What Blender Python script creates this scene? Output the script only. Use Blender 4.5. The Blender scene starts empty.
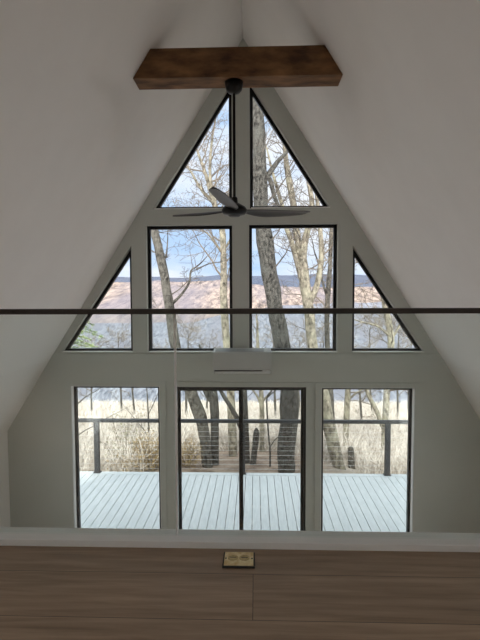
import bpy, bmesh, math, random
from mathutils import Vector, Matrix, noise

scene = bpy.context.scene
COL = scene.collection
PI = math.pi
F = 470.0
CAM = Vector((0.165, 0.0, 3.77))
PITCH, YAW, ROLL = math.radians(3.29), math.radians(1.86), -0.0037
ROT = Matrix.Rotation(YAW, 3, 'Z') @ Matrix.Rotation(PI / 2 - PITCH, 3, 'X') @ Matrix.Rotation(ROLL, 3, 'Z')


def at(px, py, Y):
    """world point at depth Y for a direction measured on the photograph"""
    d = ROT @ Vector(((px - 240) / F, -(py - 320) / F, -1.0))
    return CAM + d * (Y / d.y)


# ------------------------------------------------------------------ helpers
def tag(o, label=None, cat=None, group=None, kind=None):
    if label: o['label'] = label
    if cat: o['category'] = cat
    if group: o['group'] = group
    if kind: o['kind'] = kind
    return o


def empty(name, loc, label=None, cat=None, group=None, kind=None):
    o = bpy.data.objects.new(name, None)
    o.empty_display_size = 0.1
    COL.objects.link(o)
    o.location = loc
    return tag(o, label, cat, group, kind)


class MB:
    def __init__(self):
        self.v, self.f = [], []

    def raw(self, verts, faces):
        b = len(self.v)
        self.v.extend([tuple(p) for p in verts])
        self.f.extend([tuple(i + b for i in f) for f in faces])
        return self

    def box(self, x0, x1, y0, y1, z0, z1):
        vs = [(x, y, z) for z in (z0, z1) for y in (y0, y1) for x in (x0, x1)]
        return self.raw(vs, [(0, 2, 3, 1), (4, 5, 7, 6), (0, 1, 5, 4), (2, 6, 7, 3), (0, 4, 6, 2), (1, 3, 7, 5)])

    def prism(self, prof, axis, a0, a1):
        """extrude a closed 2-D profile along an axis ('x': (y,z), 'y': (x,z), 'z': (x,y))"""
        n = len(prof)
        def P(u, w, a):
            return {'x': (a, u, w), 'y': (u, a, w), 'z': (u, w, a)}[axis]
        vs = [P(u, w, a0) for u, w in prof] + [P(u, w, a1) for u, w in prof]
        fs = [tuple(range(n))[::-1], tuple(range(n, 2 * n))]
        for i in range(n):
            j = (i + 1) % n
            fs.append((i, j, n + j, n + i))
        return self.raw(vs, fs)

    def tube(self, pts, rad, sides=8, rng=None, jit=0.0):
        pts = [Vector(p) for p in pts]
        n = len(pts)
        b = len(self.v)
        t0 = (pts[1] - pts[0]).normalized()
        ref = Vector((1, 0, 0)) if abs(t0.x) < 0.8 else Vector((0, 1, 0))
        u = t0.cross(ref).normalized()
        for i in range(n):
            t = (pts[min(i + 1, n - 1)] - pts[max(i - 1, 0)]).normalized()
            u = (u - t * u.dot(t)).normalized()
            w = t.cross(u)
            for k in range(sides):
                a = 2 * PI * k / sides
                r = rad[i]
                if jit: r *= 1 + jit * noise.noise(pts[i] * 2.3 + Vector((math.cos(a) * 1.3, math.sin(a) * 1.3, 0)))
                self.v.append(tuple(pts[i] + (u * math.cos(a) + w * math.sin(a)) * r))
        for i in range(n - 1):
            for k in range(sides):
                k2 = (k + 1) % sides
                self.f.append((b + i * sides + k, b + i * sides + k2, b + (i + 1) * sides + k2, b + (i + 1) * sides + k))
        self.f.append(tuple(b + k for k in range(sides))[::-1])
        self.f.append(tuple(b + (n - 1) * sides + k for k in range(sides)))
        return self

    def lathe(self, prof, cx=0, cy=0, n=32):
        """profile of (r, z) from one end to the other"""
        b = len(self.v)
        for r, z in prof:
            for k in range(n):
                a = 2 * PI * k / n
                self.v.append((cx + r * math.cos(a), cy + r * math.sin(a), z))
        for i in range(len(prof) - 1):
            for k in range(n):
                k2 = (k + 1) % n
                self.f.append((b + i * n + k, b + i * n + k2, b + (i + 1) * n + k2, b + (i + 1) * n + k))
        self.f.append(tuple(b + k for k in range(n))[::-1])
        self.f.append(tuple(b + (len(prof) - 1) * n + k for k in range(n)))
        return self

    def build(self, name, mat, parent=None, smooth=False, bevel=0.0, recalc=True):
        me = bpy.data.meshes.new(name)
        off = Vector((0, 0, 0))
        if parent is not None:
            q = parent
            while q is not None:
                off += q.location
                q = q.parent
        me.from_pydata([(x - off.x, y - off.y, z - off.z) for x, y, z in self.v], [], self.f)
        if recalc:
            bm = bmesh.new(); bm.from_mesh(me)
            bmesh.ops.recalc_face_normals(bm, faces=bm.faces)
            bm.to_mesh(me); bm.free()
        me.materials.append(mat)
        if smooth:
            for p in me.polygons: p.use_smooth = True
        o = bpy.data.objects.new(name, me)
        COL.objects.link(o)
        if parent is not None: o.parent = parent
        if bevel:
            m = o.modifiers.new('bevel', 'BEVEL'); m.width = bevel; m.segments = 2; m.limit_method = 'ANGLE'
        return o


# ---------------------------------------------------------------- materials
def lin(r, g, b):
    f = lambda c: (c / 255 / 12.92) if c / 255 <= 0.04045 else ((c / 255 + 0.055) / 1.055) ** 2.4
    return (f(r), f(g), f(b), 1.0)


def new_mat(name):
    m = bpy.data.materials.new(name); m.use_nodes = True
    nt = m.node_tree
    bsdf = nt.nodes['Principled BSDF']
    return m, nt, bsdf


def N(nt, typ, **kw):
    n = nt.nodes.new(typ)
    for k, v in kw.items():
        if k.startswith('_'): setattr(n, k[1:], v)
        else: n.inputs[k.replace('_', ' ')].default_value = v
    return n


def mottled(name, c1, c2, scale=5.0, rough=0.6, detail=4.0, stretch=(1, 1, 1), bump=0.0, bscale=None, metal=0.0, lo=0.35, hi=0.65, spec=None):
    m, nt, b = new_mat(name)
    tc = N(nt, 'ShaderNodeTexCoord'); mp = N(nt, 'ShaderNodeMapping'); mp.inputs['Scale'].default_value = stretch
    nt.links.new(tc.outputs['Object'], mp.inputs['Vector'])
    nz = N(nt, 'ShaderNodeTexNoise', Scale=scale, Detail=detail)
    nt.links.new(mp.outputs[0], nz.inputs['Vector'])
    cr = N(nt, 'ShaderNodeValToRGB')
    cr.color_ramp.elements[0].position = lo; cr.color_ramp.elements[0].color = c1
    cr.color_ramp.elements[1].position = hi; cr.color_ramp.elements[1].color = c2
    nt.links.new(nz.outputs['Fac'], cr.inputs['Fac'])
    nt.links.new(cr.outputs['Color'], b.inputs['Base Color'])
    b.inputs['Roughness'].default_value = rough
    b.inputs['Metallic'].default_value = metal
    if spec is not None: b.inputs['Specular IOR Level'].default_value = spec
    if bump:
        nb = N(nt, 'ShaderNodeTexNoise', Scale=bscale or scale * 3, Detail=3.0)
        nt.links.new(mp.outputs[0], nb.inputs['Vector'])
        bp = N(nt, 'ShaderNodeBump', Strength=bump, Distance=0.02)
        nt.links.new(nb.outputs['Fac'], bp.inputs['Height'])
        nt.links.new(bp.outputs[0], b.inputs['Normal'])
    return m


def glass_mat(name, tint, dust=0.0):
    m = bpy.data.materials.new(name); m.use_nodes = True
    nt = m.node_tree; nt.nodes.clear()
    out = N(nt, 'ShaderNodeOutputMaterial')
    tr = N(nt, 'ShaderNodeBsdfTransparent', Color=tint)
    gl = N(nt, 'ShaderNodeBsdfGlossy', Color=(1, 1, 1, 1), Roughness=0.0)
    lw = N(nt, 'ShaderNodeLayerWeight', Blend=0.5)
    pw = N(nt, 'ShaderNodeMath', _operation='POWER'); pw.inputs[1].default_value = 5.0
    fr = N(nt, 'ShaderNodeMath', _operation='MULTIPLY_ADD'); fr.inputs[1].default_value = 0.96; fr.inputs[2].default_value = 0.035
    nt.links.new(lw.outputs['Facing'], pw.inputs[0]); nt.links.new(pw.outputs[0], fr.inputs[0])
    mx = N(nt, 'ShaderNodeMixShader')
    nt.links.new(fr.outputs[0], mx.inputs[0]); nt.links.new(tr.outputs[0], mx.inputs[1]); nt.links.new(gl.outputs[0], mx.inputs[2])
    last = mx
    if dust:
        df = N(nt, 'ShaderNodeBsdfDiffuse', Color=(0.8, 0.85, 0.86, 1))
        m2 = N(nt, 'ShaderNodeMixShader', Fac=dust)
        nt.links.new(mx.outputs[0], m2.inputs[1]); nt.links.new(df.outputs[0], m2.inputs[2]); last = m2
    nt.links.new(last.outputs[0], out.inputs['Surface'])
    return m


def plank_mat(name, base, dark, roww, length, offx, offy, rough):
    """planks running along X; a seam at y=offy and a butt joint at x=offx"""
    m, nt, b = new_mat(name)
    tc = N(nt, 'ShaderNodeTexCoord'); mp = N(nt, 'ShaderNodeMapping')
    mp.inputs['Location'].default_value = (-offx, -offy, 0)
    nt.links.new(tc.outputs['Object'], mp.inputs['Vector'])
    br = N(nt, 'ShaderNodeTexBrick', Scale=1.0, Mortar_Size=0.0011, Mortar_Smooth=0.2, Bias=0.0, Brick_Width=length, Row_Height=roww)
    br.offset = 0.5; br.offset_frequency = 2
    br.inputs['Color1'].default_value = (0.25, 0.25, 0.25, 1); br.inputs['Color2'].default_value = (0.85, 0.85, 0.85, 1)
    br.inputs['Mortar'].default_value = (0.5, 0.5, 0.5, 1)
    nt.links.new(mp.outputs[0], br.inputs['Vector'])
    # grain: long streaks along X, shifted from plank to plank
    mp2 = N(nt, 'ShaderNodeMapping'); mp2.inputs['Scale'].default_value = (0.9, 14, 1)
    ad = N(nt, 'ShaderNodeVectorMath', _operation='ADD')
    sc = N(nt, 'ShaderNodeVectorMath', _operation='SCALE'); sc.inputs['Scale'].default_value = 13.0
    nt.links.new(br.outputs['Color'], sc.inputs[0]); nt.links.new(tc.outputs['Object'], ad.inputs[0]); nt.links.new(sc.outputs[0], ad.inputs[1])
    nt.links.new(ad.outputs[0], mp2.inputs['Vector'])
    n1 = N(nt, 'ShaderNodeTexNoise', Scale=2.6, Detail=7.0, Roughness=0.62, Distortion=0.35)
    nt.links.new(mp2.outputs[0], n1.inputs['Vector'])
    cr = N(nt, 'ShaderNodeValToRGB')
    cr.color_ramp.elements[0].position = 0.25; cr.color_ramp.elements[0].color = dark
    cr.color_ramp.elements[1].position = 0.72; cr.color_ramp.elements[1].color = base
    nt.links.new(n1.outputs['Fac'], cr.inputs['Fac'])
    hs = N(nt, 'ShaderNodeHueSaturation')
    mr = N(nt, 'ShaderNodeMapRange'); mr.inputs['From Min'].default_value = 0.25; mr.inputs['From Max'].default_value = 0.85
    mr.inputs['To Min'].default_value = 0.86; mr.inputs['To Max'].default_value = 1.14
    nt.links.new(br.outputs['Color'], mr.inputs['Value']); nt.links.new(mr.outputs[0], hs.inputs['Value'])
    nt.links.new(cr.outputs['Color'], hs.inputs['Color'])
    mx = N(nt, 'ShaderNodeMix', _data_type='RGBA')
    mx.inputs[7].default_value = (0.03, 0.02, 0.015, 1)
    nt.links.new(br.outputs['Fac'], mx.inputs[0]); nt.links.new(hs.outputs['Color'], mx.inputs[6])
    nt.links.new(mx.outputs[2], b.inputs['Base Color'])
    b.inputs['Roughness'].default_value = rough
    bp = N(nt, 'ShaderNodeBump', Strength=0.25, Distance=0.004)
    nt.links.new(n1.outputs['Fac'], bp.inputs['Height']); nt.links.new(bp.outputs[0], b.inputs['Normal'])
    return m


def bark_mat(name, dark, light, patch, scale=9.0):
    m, nt, b = new_mat(name)
    tc = N(nt, 'ShaderNodeTexCoord'); mp = N(nt, 'ShaderNodeMapping'); mp.inputs['Scale'].default_value = (1, 1, 0.55)
    nt.links.new(tc.outputs['Object'], mp.inputs['Vector'])
    n1 = N(nt, 'ShaderNodeTexNoise', Scale=scale, Detail=6.0, Roughness=0.7)
    vo = N(nt, 'ShaderNodeTexVoronoi', Scale=scale * 1.6)
    n2 = N(nt, 'ShaderNodeTexNoise', Scale=2.2, Detail=3.0)
    nt.links.new(mp.outputs[0], n1.inputs['Vector']); nt.links.new(mp.outputs[0], vo.inputs['Vector']); nt.links.new(tc.outputs['Object'], n2.inputs['Vector'])
    cr = N(nt, 'ShaderNodeValToRGB')
    cr.color_ramp.elements[0].position = 0.36; cr.color_ramp.elements[0].color = dark
    cr.color_ramp.elements[1].position = 0.62; cr.color_ramp.elements[1].color = light
    nt.links.new(n1.outputs['Fac'], cr.inputs['Fac'])
    mx = N(nt, 'ShaderNodeMix', _data_type='RGBA'); mx.inputs[7].default_value = patch
    mr = N(nt, 'ShaderNodeMapRange'); mr.inputs['From Min'].default_value = 0.5; mr.inputs['From Max'].default_value = 0.68; mr.inputs['To Max'].default_value = 0.8
    nt.links.new(n2.outputs['Fac'], mr.inputs['Value']); nt.links.new(mr.outputs[0], mx.inputs[0]); nt.links.new(cr.outputs['Color'], mx.inputs[6])
    nt.links.new(mx.outputs[2], b.inputs['Base Color'])
    b.inputs['Roughness'].default_value = 0.95; b.inputs['Specular IOR Level'].default_value = 0.1
    bp = N(nt, 'ShaderNodeBump', Strength=0.7, Distance=0.03)
    nt.links.new(vo.outputs['Distance'], bp.inputs['Height']); nt.links.new(bp.outputs[0], b.inputs['Normal'])
    return m


M = {}
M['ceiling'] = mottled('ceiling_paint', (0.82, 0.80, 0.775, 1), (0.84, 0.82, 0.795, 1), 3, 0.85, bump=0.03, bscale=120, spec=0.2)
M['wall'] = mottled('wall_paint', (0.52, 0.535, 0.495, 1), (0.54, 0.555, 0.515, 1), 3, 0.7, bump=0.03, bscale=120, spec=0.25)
M['trim'] = mottled('trim_paint', (0.86, 0.86, 0.85, 1), (0.88, 0.88, 0.87, 1), 4, 0.7, spec=.25)
M['curb'] = mottled('curb_paint', (0.87, 0.87, 0.86, 1), (0.89, 0.89, 0.88, 1), 4, 0.28, spec=.6)
M['black'] = mottled('black_aluminium', (0.006, 0.006, 0.007, 1), (0.010, 0.010, 0.010, 1), 20, 0.45, spec=.3)
M['fan'] = mottled('fan_black', (0.004, 0.004, 0.004, 1), (0.008, 0.007, 0.007, 1), 14, 0.35, spec=.2)
M['blade'] = mottled('fan_blade_finish', (0.016, 0.014, 0.014, 1), (0.026, 0.023, 0.021, 1), 9, 0.42, stretch=(1, 8, 1))
M['bronze'] = mottled('rail_bronze', (0.030, 0.022, 0.017, 1), (0.045, 0.034, 0.026, 1), 12, 0.5)
M['pane'] = glass_mat('window_glass', (0.965, 0.98, 0.985, 1))
M['railglass'] = glass_mat('railing_glass', (0.945, 0.975, 0.965, 1), 0.022)
M['plastic'] = mottled('white_plastic', (0.504, 0.504, 0.490, 1), (0.526, 0.526, 0.511, 1), 6, 0.4)
M['darkslot'] = mottled('dark_slot', (0.012, 0.012, 0.012, 1), (0.02, 0.02, 0.02, 1), 10, 0.6)
M['grille'] = mottled('grey_grille', (0.26, 0.27, 0.265, 1), (0.34, 0.35, 0.345, 1), 60, 0.5, stretch=(8, 1, 1))
M['brass'] = mottled('aged_brass', (0.72, 0.54, 0.25, 1), (0.92, 0.80, 0.52, 1), 60, 0.5, metal=0.25)
M['brassdk'] = mottled('engraved_brass', (0.50, 0.37, 0.16, 1), (0.72, 0.56, 0.30, 1), 90, 0.5, metal=0.25)
M['loftfloor'] = plank_mat('loft_planks', (0.47, 0.335, 0.232, 1), (0.22, 0.147, 0.097, 1), 0.23, 2.2, 1.256, 1.349, 0.42)
M['mainfloor'] = plank_mat('main_planks', (0.44, 0.31, 0.22, 1), (0.28, 0.19, 0.13, 1), 0.23, 1.52, 0.4, 0.1, 0.42)
M['beam'] = mottled('stained_beam', (0.058, 0.025, 0.010, 1), (0.26, 0.130, 0.054, 1), 2.6, 0.6, detail=8, stretch=(1.6, 4, 4), bump=0.2, bscale=14, lo=0.32, hi=0.72, spec=.3)
M['deck'] = mottled('deck_composite', (0.493, 0.528, 0.546, 1), (0.581, 0.616, 0.629, 1), 4, 0.6, stretch=(6, 1, 1))
M['deckdark'] = mottled('deck_framing', (0.05, 0.05, 0.052, 1), (0.09, 0.09, 0.09, 1), 6, 0.9)
M['railmetal'] = mottled('charcoal_metal', (0.020, 0.021, 0.024, 1), (0.028, 0.029, 0.031, 1), 20, 0.5)
M['cable'] = mottled('steel_cable', (0.5, 0.5, 0.5, 1), (0.65, 0.65, 0.65, 1), 40, 0.35, metal=0.6)
M['barkdark'] = bark_mat('bark_dark_grey', (0.006, 0.006, 0.006, 1), (0.115, 0.110, 0.100, 1), (0.090, 0.090, 0.082, 1), 17)
M['barkgrey'] = bark_mat('bark_grey', (0.016, 0.015, 0.014, 1), (0.135, 0.127, 0.112, 1), (0.14, 0.132, 0.116, 1), 16)
M['barkpale'] = bark_mat('bark_pale_yellow', (0.040, 0.036, 0.029, 1), (0.36, 0.325, 0.26, 1), (0.37, 0.355, 0.27, 1), 11)
M['twigpale'] = mottled('twigs_pale', (0.10, 0.08, 0.062, 1), (0.22, 0.185, 0.145, 1), 3, 0.9)
M['twiggrey'] = mottled('twigs_grey', (0.05, 0.042, 0.038, 1), (0.13, 0.115, 0.10, 1), 3, 0.9)
M['brush'] = mottled('dry_brush', (0.29, 0.25, 0.21, 1), (0.80, 0.74, 0.68, 1), 5, 0.9)
M['ochre'] = mottled('ochre_leaves', (0.220, 0.143, 0.055, 1), (0.341, 0.253, 0.121, 1), 6, 0.9)
M['olive'] = mottled('olive_leaves', (0.143, 0.151, 0.072, 1), (0.286, 0.272, 0.172, 1), 6, 0.9)
M['needles'] = mottled('pine_needles', (0.158, 0.264, 0.094, 1), (0.449, 0.528, 0.238, 1), 4, 0.8)


def litter_mat():
    m = mottled('leaf_litter', (0.120, 0.075, 0.050, 1), (0.310, 0.235, 0.175, 1), 2.6, 0.95, detail=9, bump=0.8, bscale=9)
    nt = m.node_tree; b = nt.nodes['Principled BSDF']
    src = b.inputs['Base Color'].links[0].from_socket
    tc = N(nt, 'ShaderNodeTexCoord'); sx = N(nt, 'ShaderNodeSeparateXYZ'); nt.links.new(tc.outputs['Object'], sx.inputs[0])
    mr = N(nt, 'ShaderNodeMapRange'); mr.inputs['From Min'].default_value = 0.0; mr.inputs['From Max'].default_value = 1.0
    def mth(op, a, b_):
        n = N(nt, 'ShaderNodeMath', _operation=op)
        for k, q in ((0, a), (1, b_)):
            if isinstance(q, (int, float)): n.inputs[k].default_value = q
            else: nt.links.new(q, n.inputs[k])
        return n.outputs[0]
    # leaf litter lies in a patch by the trunks; straw-coloured grass everywhere else
    dx = mth('DIVIDE', mth('ADD', sx.outputs['X'], 0.1), 2.3); dy = mth('DIVIDE', mth('SUBTRACT', sx.outputs['Y'], 13.0), 3.3)
    dd = mth('SUBTRACT', mth('ADD', mth('MULTIPLY', dx, dx), mth('MULTIPLY', dy, dy)), 0.6)
    nt.links.new(dd, mr.inputs['Value'])
    mx = N(nt, 'ShaderNodeMix', _data_type='RGBA'); mx.inputs[7].default_value = (0.370, 0.320, 0.260, 1)   # dry straw-coloured grass past the leaf litter
    nt.links.new(mr.outputs[0], mx.inputs[0]); nt.links.new(src, mx.inputs[6]); nt.links.new(mx.outputs[2], b.inputs['Base Color'])
    return m


M['litter'] = litter_mat()


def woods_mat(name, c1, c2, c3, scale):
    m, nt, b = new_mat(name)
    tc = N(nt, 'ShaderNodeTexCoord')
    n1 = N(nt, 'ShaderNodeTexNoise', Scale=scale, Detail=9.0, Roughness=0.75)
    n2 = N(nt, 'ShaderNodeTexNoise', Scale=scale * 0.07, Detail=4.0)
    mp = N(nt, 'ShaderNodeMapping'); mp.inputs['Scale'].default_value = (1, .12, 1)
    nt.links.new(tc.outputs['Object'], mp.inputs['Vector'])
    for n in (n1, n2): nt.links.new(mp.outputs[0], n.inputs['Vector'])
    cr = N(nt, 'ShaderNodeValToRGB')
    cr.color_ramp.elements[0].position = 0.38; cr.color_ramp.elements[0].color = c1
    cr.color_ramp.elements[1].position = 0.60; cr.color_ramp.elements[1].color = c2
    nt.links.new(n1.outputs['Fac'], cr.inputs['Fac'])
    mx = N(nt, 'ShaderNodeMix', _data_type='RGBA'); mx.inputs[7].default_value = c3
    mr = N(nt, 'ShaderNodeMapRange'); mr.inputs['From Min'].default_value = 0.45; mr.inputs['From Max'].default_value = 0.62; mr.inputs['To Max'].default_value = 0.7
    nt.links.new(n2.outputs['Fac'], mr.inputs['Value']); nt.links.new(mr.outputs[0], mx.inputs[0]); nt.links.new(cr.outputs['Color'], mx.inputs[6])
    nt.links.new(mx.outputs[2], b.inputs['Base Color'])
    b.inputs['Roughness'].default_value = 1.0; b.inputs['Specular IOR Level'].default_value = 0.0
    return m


M['hillnear'] = woods_mat('shaded_hazy_woods', (0.08, 0.09, 0.115, 1), (0.27, 0.28, 0.32, 1), (0.17, 0.17, 0.20, 1), 0.8)  # valley shade and distance haze put into the woods colour
M['hillmid'] = woods_mat('sunlit_tan_woods', (0.08, 0.066, 0.066, 1), (0.42, 0.335, 0.285, 1), (0.19, 0.175, 0.205, 1), 0.13)  # rosy sunlight on the upper slope put into the tan colour
M['hillfar'] = woods_mat('hazed_blue_woods', (0.070, 0.085, 0.125, 1), (0.105, 0.125, 0.170, 1), (0.11, 0.12, 0.16, 1), 0.03)  # blue of the distance haze put into the base colour

# ------------------------------------------------------------------- room
D = 6.82                # inner face of the window gable
TH = 0.20               # its thickness
RIDGE, SL = 7.35, 0.63  # ridge height and half-width gained per metre down the slope
KX = 3.55; KZ = RIDGE - KX / SL
BACK = -3.2
LOFT_Z, LOFT_Y = 2.795, 1.832


def curve_wall(name, outer, holes, y0, y1, mat):
    cu = bpy.data.curves.new(name, 'CURVE'); cu.dimensions = '2D'; cu.fill_mode = 'BOTH'; cu.extrude = (y1 - y0) / 2
    for poly in [outer] + holes:
        s = cu.splines.new('POLY'); s.points.add(len(poly) - 1); s.use_cyclic_u = True
        for p, (x, z) in zip(s.points, poly): p.co = (x, z, 0, 1)
    tmp = bpy.data.objects.new(name + '_tmp', cu); COL.objects.link(tmp)
    dg = bpy.context.evaluated_depsgraph_get(); dg.update()
    me = bpy.data.meshes.new_from_object(tmp.evaluated_get(dg))
    bpy.data.objects.remove(tmp); bpy.data.curves.remove(cu)
    ym = (y0 + y1) / 2
    for v in me.vertices:
        x, z, w = v.co; v.co = (x, ym - w, z)
    bm = bmesh.new(); bm.from_mesh(me)
    bmesh.ops.remove_doubles(bm, verts=bm.verts, dist=1e-5); bmesh.ops.recalc_face_normals(bm, faces=bm.faces)
    bm.to_mesh(me); bm.free()
    me.materials.clear(); me.materials.append(mat)
    for p in me.polygons: p.use_smooth = False
    o = bpy.data.objects.new(name, me); COL.objects.link(o)
    return o


def inset(poly, d):
    """inward offset of a convex counter-clockwise polygon"""
    n = len(poly)
    lines = []
    for i in range(n):
        a, b = Vector(poly[i]), Vector(poly[(i + 1) % n])
        t = (b - a).normalized(); nn = Vector((-t.y, t.x))
        lines.append((a + nn * d, t))
    out = []
    for i in range(n):
        (p, t), (q, u) = lines[i - 1], lines[i]
        den = t.x * u.y - t.y * u.x
        s = ((q - p).x * u.y - (q - p).y * u.x) / den
        out.append(tuple(p + t * s))
    return out


def curve_slab(name, outer, holes, t, fmap, mat):
    o = curve_wall(name, outer, holes, 0.0, t, mat)
    for v in o.data.vertices:
        u, w, h = v.co; v.co = fmap(u, h, w)
    bm = bmesh.new(); bm.from_mesh(o.data); bmesh.ops.recalc_face_normals(bm, faces=bm.faces); bm.to_mesh(o.data); bm.free()
    return o


def rect(x0, x1, z0, z1): return [(x0, z0), (x1, z0), (x1, z1), (x0, z1)]
def mir(p): return [(-x, z) for x, z in p][::-1]


SKY_A = rect(-3.0, -1.55, 2.2, 4.3)  # opening of the added skylight, one per slope, out of view
H_LL = rect(-2.570, -1.245, 0.10, 2.405)
H_DOOR = rect(-1.015, 0.91, 0.0, 2.395)
H_LR = rect(1.125, 2.475, 0.10, 2.39)
H_RL = rect(-1.415, -0.165, 2.905, 4.750)
H_RR = rect(0.075, 1.350, 2.905, 4.755)
H_TL = [(-1.305, 4.98), (-0.165, 4.98), (-0.165, 6.745)]
H_TR = [(0.09, 4.98), (1.235, 4.98), (0.09, 6.745)]
H_ZL = [(-2.700, 2.905), (-1.635, 2.905), (-1.635, 4.46)]
H_ZR = [(1.565, 2.905), (2.600, 2.905), (1.565, 4.44)]
outer = [(-KX - .1, -0.0), (KX + .1, -0.0), (KX + .1, KZ + .05), (0, RIDGE + 0.1), (-KX - .1, KZ + .05)]
# a sliver of wall stays under the door so that the opening stays inside the outline
H_DOOR_CUT = rect(-1.015, 0.91, 0.012, 2.395)
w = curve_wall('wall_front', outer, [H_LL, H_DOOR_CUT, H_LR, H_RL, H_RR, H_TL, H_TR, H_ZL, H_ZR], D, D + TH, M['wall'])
tag(w, 'painted gable wall full of black-framed windows facing the deck', 'wall', kind='structure')
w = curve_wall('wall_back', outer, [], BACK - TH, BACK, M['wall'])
tag(w, 'plain painted gable wall behind the loft', 'wall', kind='structure')
for s, nm in ((-1, 'left'), (1, 'right')):
    kw = [rect(y, y + 1.45, .32, 1.70) for y in (.55, 2.25, 3.95)]  # openings for unseen windows added to bring in more daylight
    w = curve_slab('wall_' + nm, rect(BACK, D, 0, KZ - .002), kw, .2, lambda u, v, w_, s=s: (s * (KX + w_), u, v), M['ceiling'])
    tag(w, 'low knee wall with added daylight openings under the %s roof slope' % nm, 'wall', kind='structure')
    for q, h in enumerate(kw):
        e = empty('window_%d' % (9 + q + (3 if s > 0 else 0)), (s * (KX + .15), h[0][0] + .7, .32), 'added unseen low window lighting the room from the %s knee wall, %s from the loft' % (nm, ('nearest', 'second', 'farthest')[q]), 'window', kind='structure')
        p, r_ = inset(h, .002), inset(h, .045)
        vs = [(s * (KX + w_), u, v) for w_ in (.13, .18) for rr_ in (p, r_) for u, v in rr_]
        fs = []
        for i in range(4):
            j = (i + 1) % 4
            fs += [(i, j, 4 + j, 4 + i), (8 + i, 12 + i, 12 + j, 8 + j), (i, 8 + i, 8 + j, j), (4 + i, 4 + j, 12 + j, 12 + i)]
        MB().raw(vs, fs).build('window_frame', M['black'], e)
        MB().prism(inset(h, .04), 'x', s * (KX + .15), s * (KX + .158)).build('window_pane', M['pane'], e)
    hs = math.sqrt(1 + SL * SL); T = 0.22
    vmax = (KX + .25) / SL * hs
    def smap(u, v, w, s=s, hs=hs): return (s * (v * SL + w) / hs, u, RIDGE - v / hs + w * SL / hs)
    o2 = [(BACK - TH, -.12 if s < 0 else 0.0), (D + TH, -.12 if s < 0 else 0.0), (D + TH, vmax), (BACK - TH, vmax)]
    c = curve_slab('ceiling_' + nm, o2, [SKY_A], T, smap, M['ceiling'])
    tag(c, 'smooth steep white ceiling slope on the %s side' % nm, 'ceiling', kind='structure')
    for q, h in enumerate((SKY_A,)):  # unseen skylight added to brighten the loft and ceiling
        p, r_ = inset(h, .002), inset(h, .05)
        vs = [smap(u, v, w_) for w_ in (T - .06, T + .03) for ring_ in (p, r_) for u, v in ring_]
        fs = []
        for i in range(4):
            j = (i + 1) % 4
            fs += [(i, j, 4 + j, 4 + i), (8 + i, 12 + i, 12 + j, 8 + j), (i, 8 + i, 8 + j, j), (4 + i, 4 + j, 12 + j, 12 + i)]
        e = empty('window_%d' % (15 + (1 if s > 0 else 0)), smap(h[0][0], h[0][1], T), 'added unseen skylight lighting the room through the %s roof slope above the loft' % nm, 'window', kind='structure')
        MB().raw(vs, fs).build('window_frame', M['black'], e)
        g_ = inset(h, .045)
        gv = [smap(u, v, w_) for w_ in (T - .02, T - .012) for u, v in g_]
        MB().raw(gv, [(3, 2, 1, 0), (4, 5, 6, 7), (0, 1, 5, 4), (1, 2, 6, 5), (2, 3, 7, 6), (3, 0, 4, 7)]).build('window_pane', M['pane'], e)
f = MB().box(-KX, KX, BACK, D, -0.12, 0).build('floor', M['mainfloor'])
tag(f, 'wood plank floor of the room below the loft', 'floor', kind='structure')
lh = (RIDGE - LOFT_Z) * SL
f = MB().prism([(-lh, LOFT_Z), (lh, LOFT_Z), (lh + .15, LOFT_Z - .28), (-lh - .15, LOFT_Z - .28)], 'y', BACK, LOFT_Y).build('floor_loft', M['loftfloor'])
tag(f, 'brown wood plank floor of the loft, running crosswise', 'floor', kind='structure')
# band board across the gable
bz0, bz1 = 2.475, 2.885
w0, w1 = (RIDGE - bz0) * SL, (RIDGE - bz1) * SL
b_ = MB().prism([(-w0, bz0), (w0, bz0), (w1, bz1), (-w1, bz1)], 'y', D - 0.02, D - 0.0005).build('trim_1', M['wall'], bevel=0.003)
tag(b_, 'wide flat band board between upper and lower windows', 'trim', kind='structure')


def casing(n, h, label, wd=0.085):
    (x0, z0), (x1, _), (_, z1), _ = h
    m = MB()
    m.box(x0 - wd, x0, D - .014, D - .0005, max(z0 - wd, 0.001), z1 + 0.07)
    m.box(x1, x1 + wd, D - .014, D - .0005, max(z0 - wd, 0.001), z1 + 0.07)
    m.box(x0, x1, D - .014, D - .0005, z1, z1 + 0.07)
    if z0 > 0.05: m.box(x0, x1, D - .014, D - .0005, z0 - wd, z0)
    o = m.build('trim_%d' % n, M['wall'])
    tag(o, label, 'trim', kind='structure')


casing(2, H_LL, 'flat casing around the lower window left of the sliding door')
casing(3, H_DOOR, 'flat casing around the sliding glass door')
casing(4, H_LR, 'flat casing around the lower window right of the sliding door')


# ----------------------------------------------------------------- windows
def ring(poly_o, poly_i, y0, y1):
    n = len(poly_o); m = MB()
    vs = [(x, y0, z) for x, z in poly_o] + [(x, y0, z) for x, z in poly_i] + [(x, y1, z) for x, z in poly_o] + [(x, y1, z) for x, z in poly_i]
    fs = []
    for i in range(n):
        j = (i + 1) % n
        fs += [(i, j, n + j, n + i), (2 * n + i, 3 * n + i, 3 * n + j, 2 * n + j), (i, 2 * n + i, 2 * n + j, j), (n + i, n + j, 3 * n + j, 3 * n + i)]
    return m.raw(vs, fs)


FY0, FY1 = D + 0.085, D + 0.145


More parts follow.
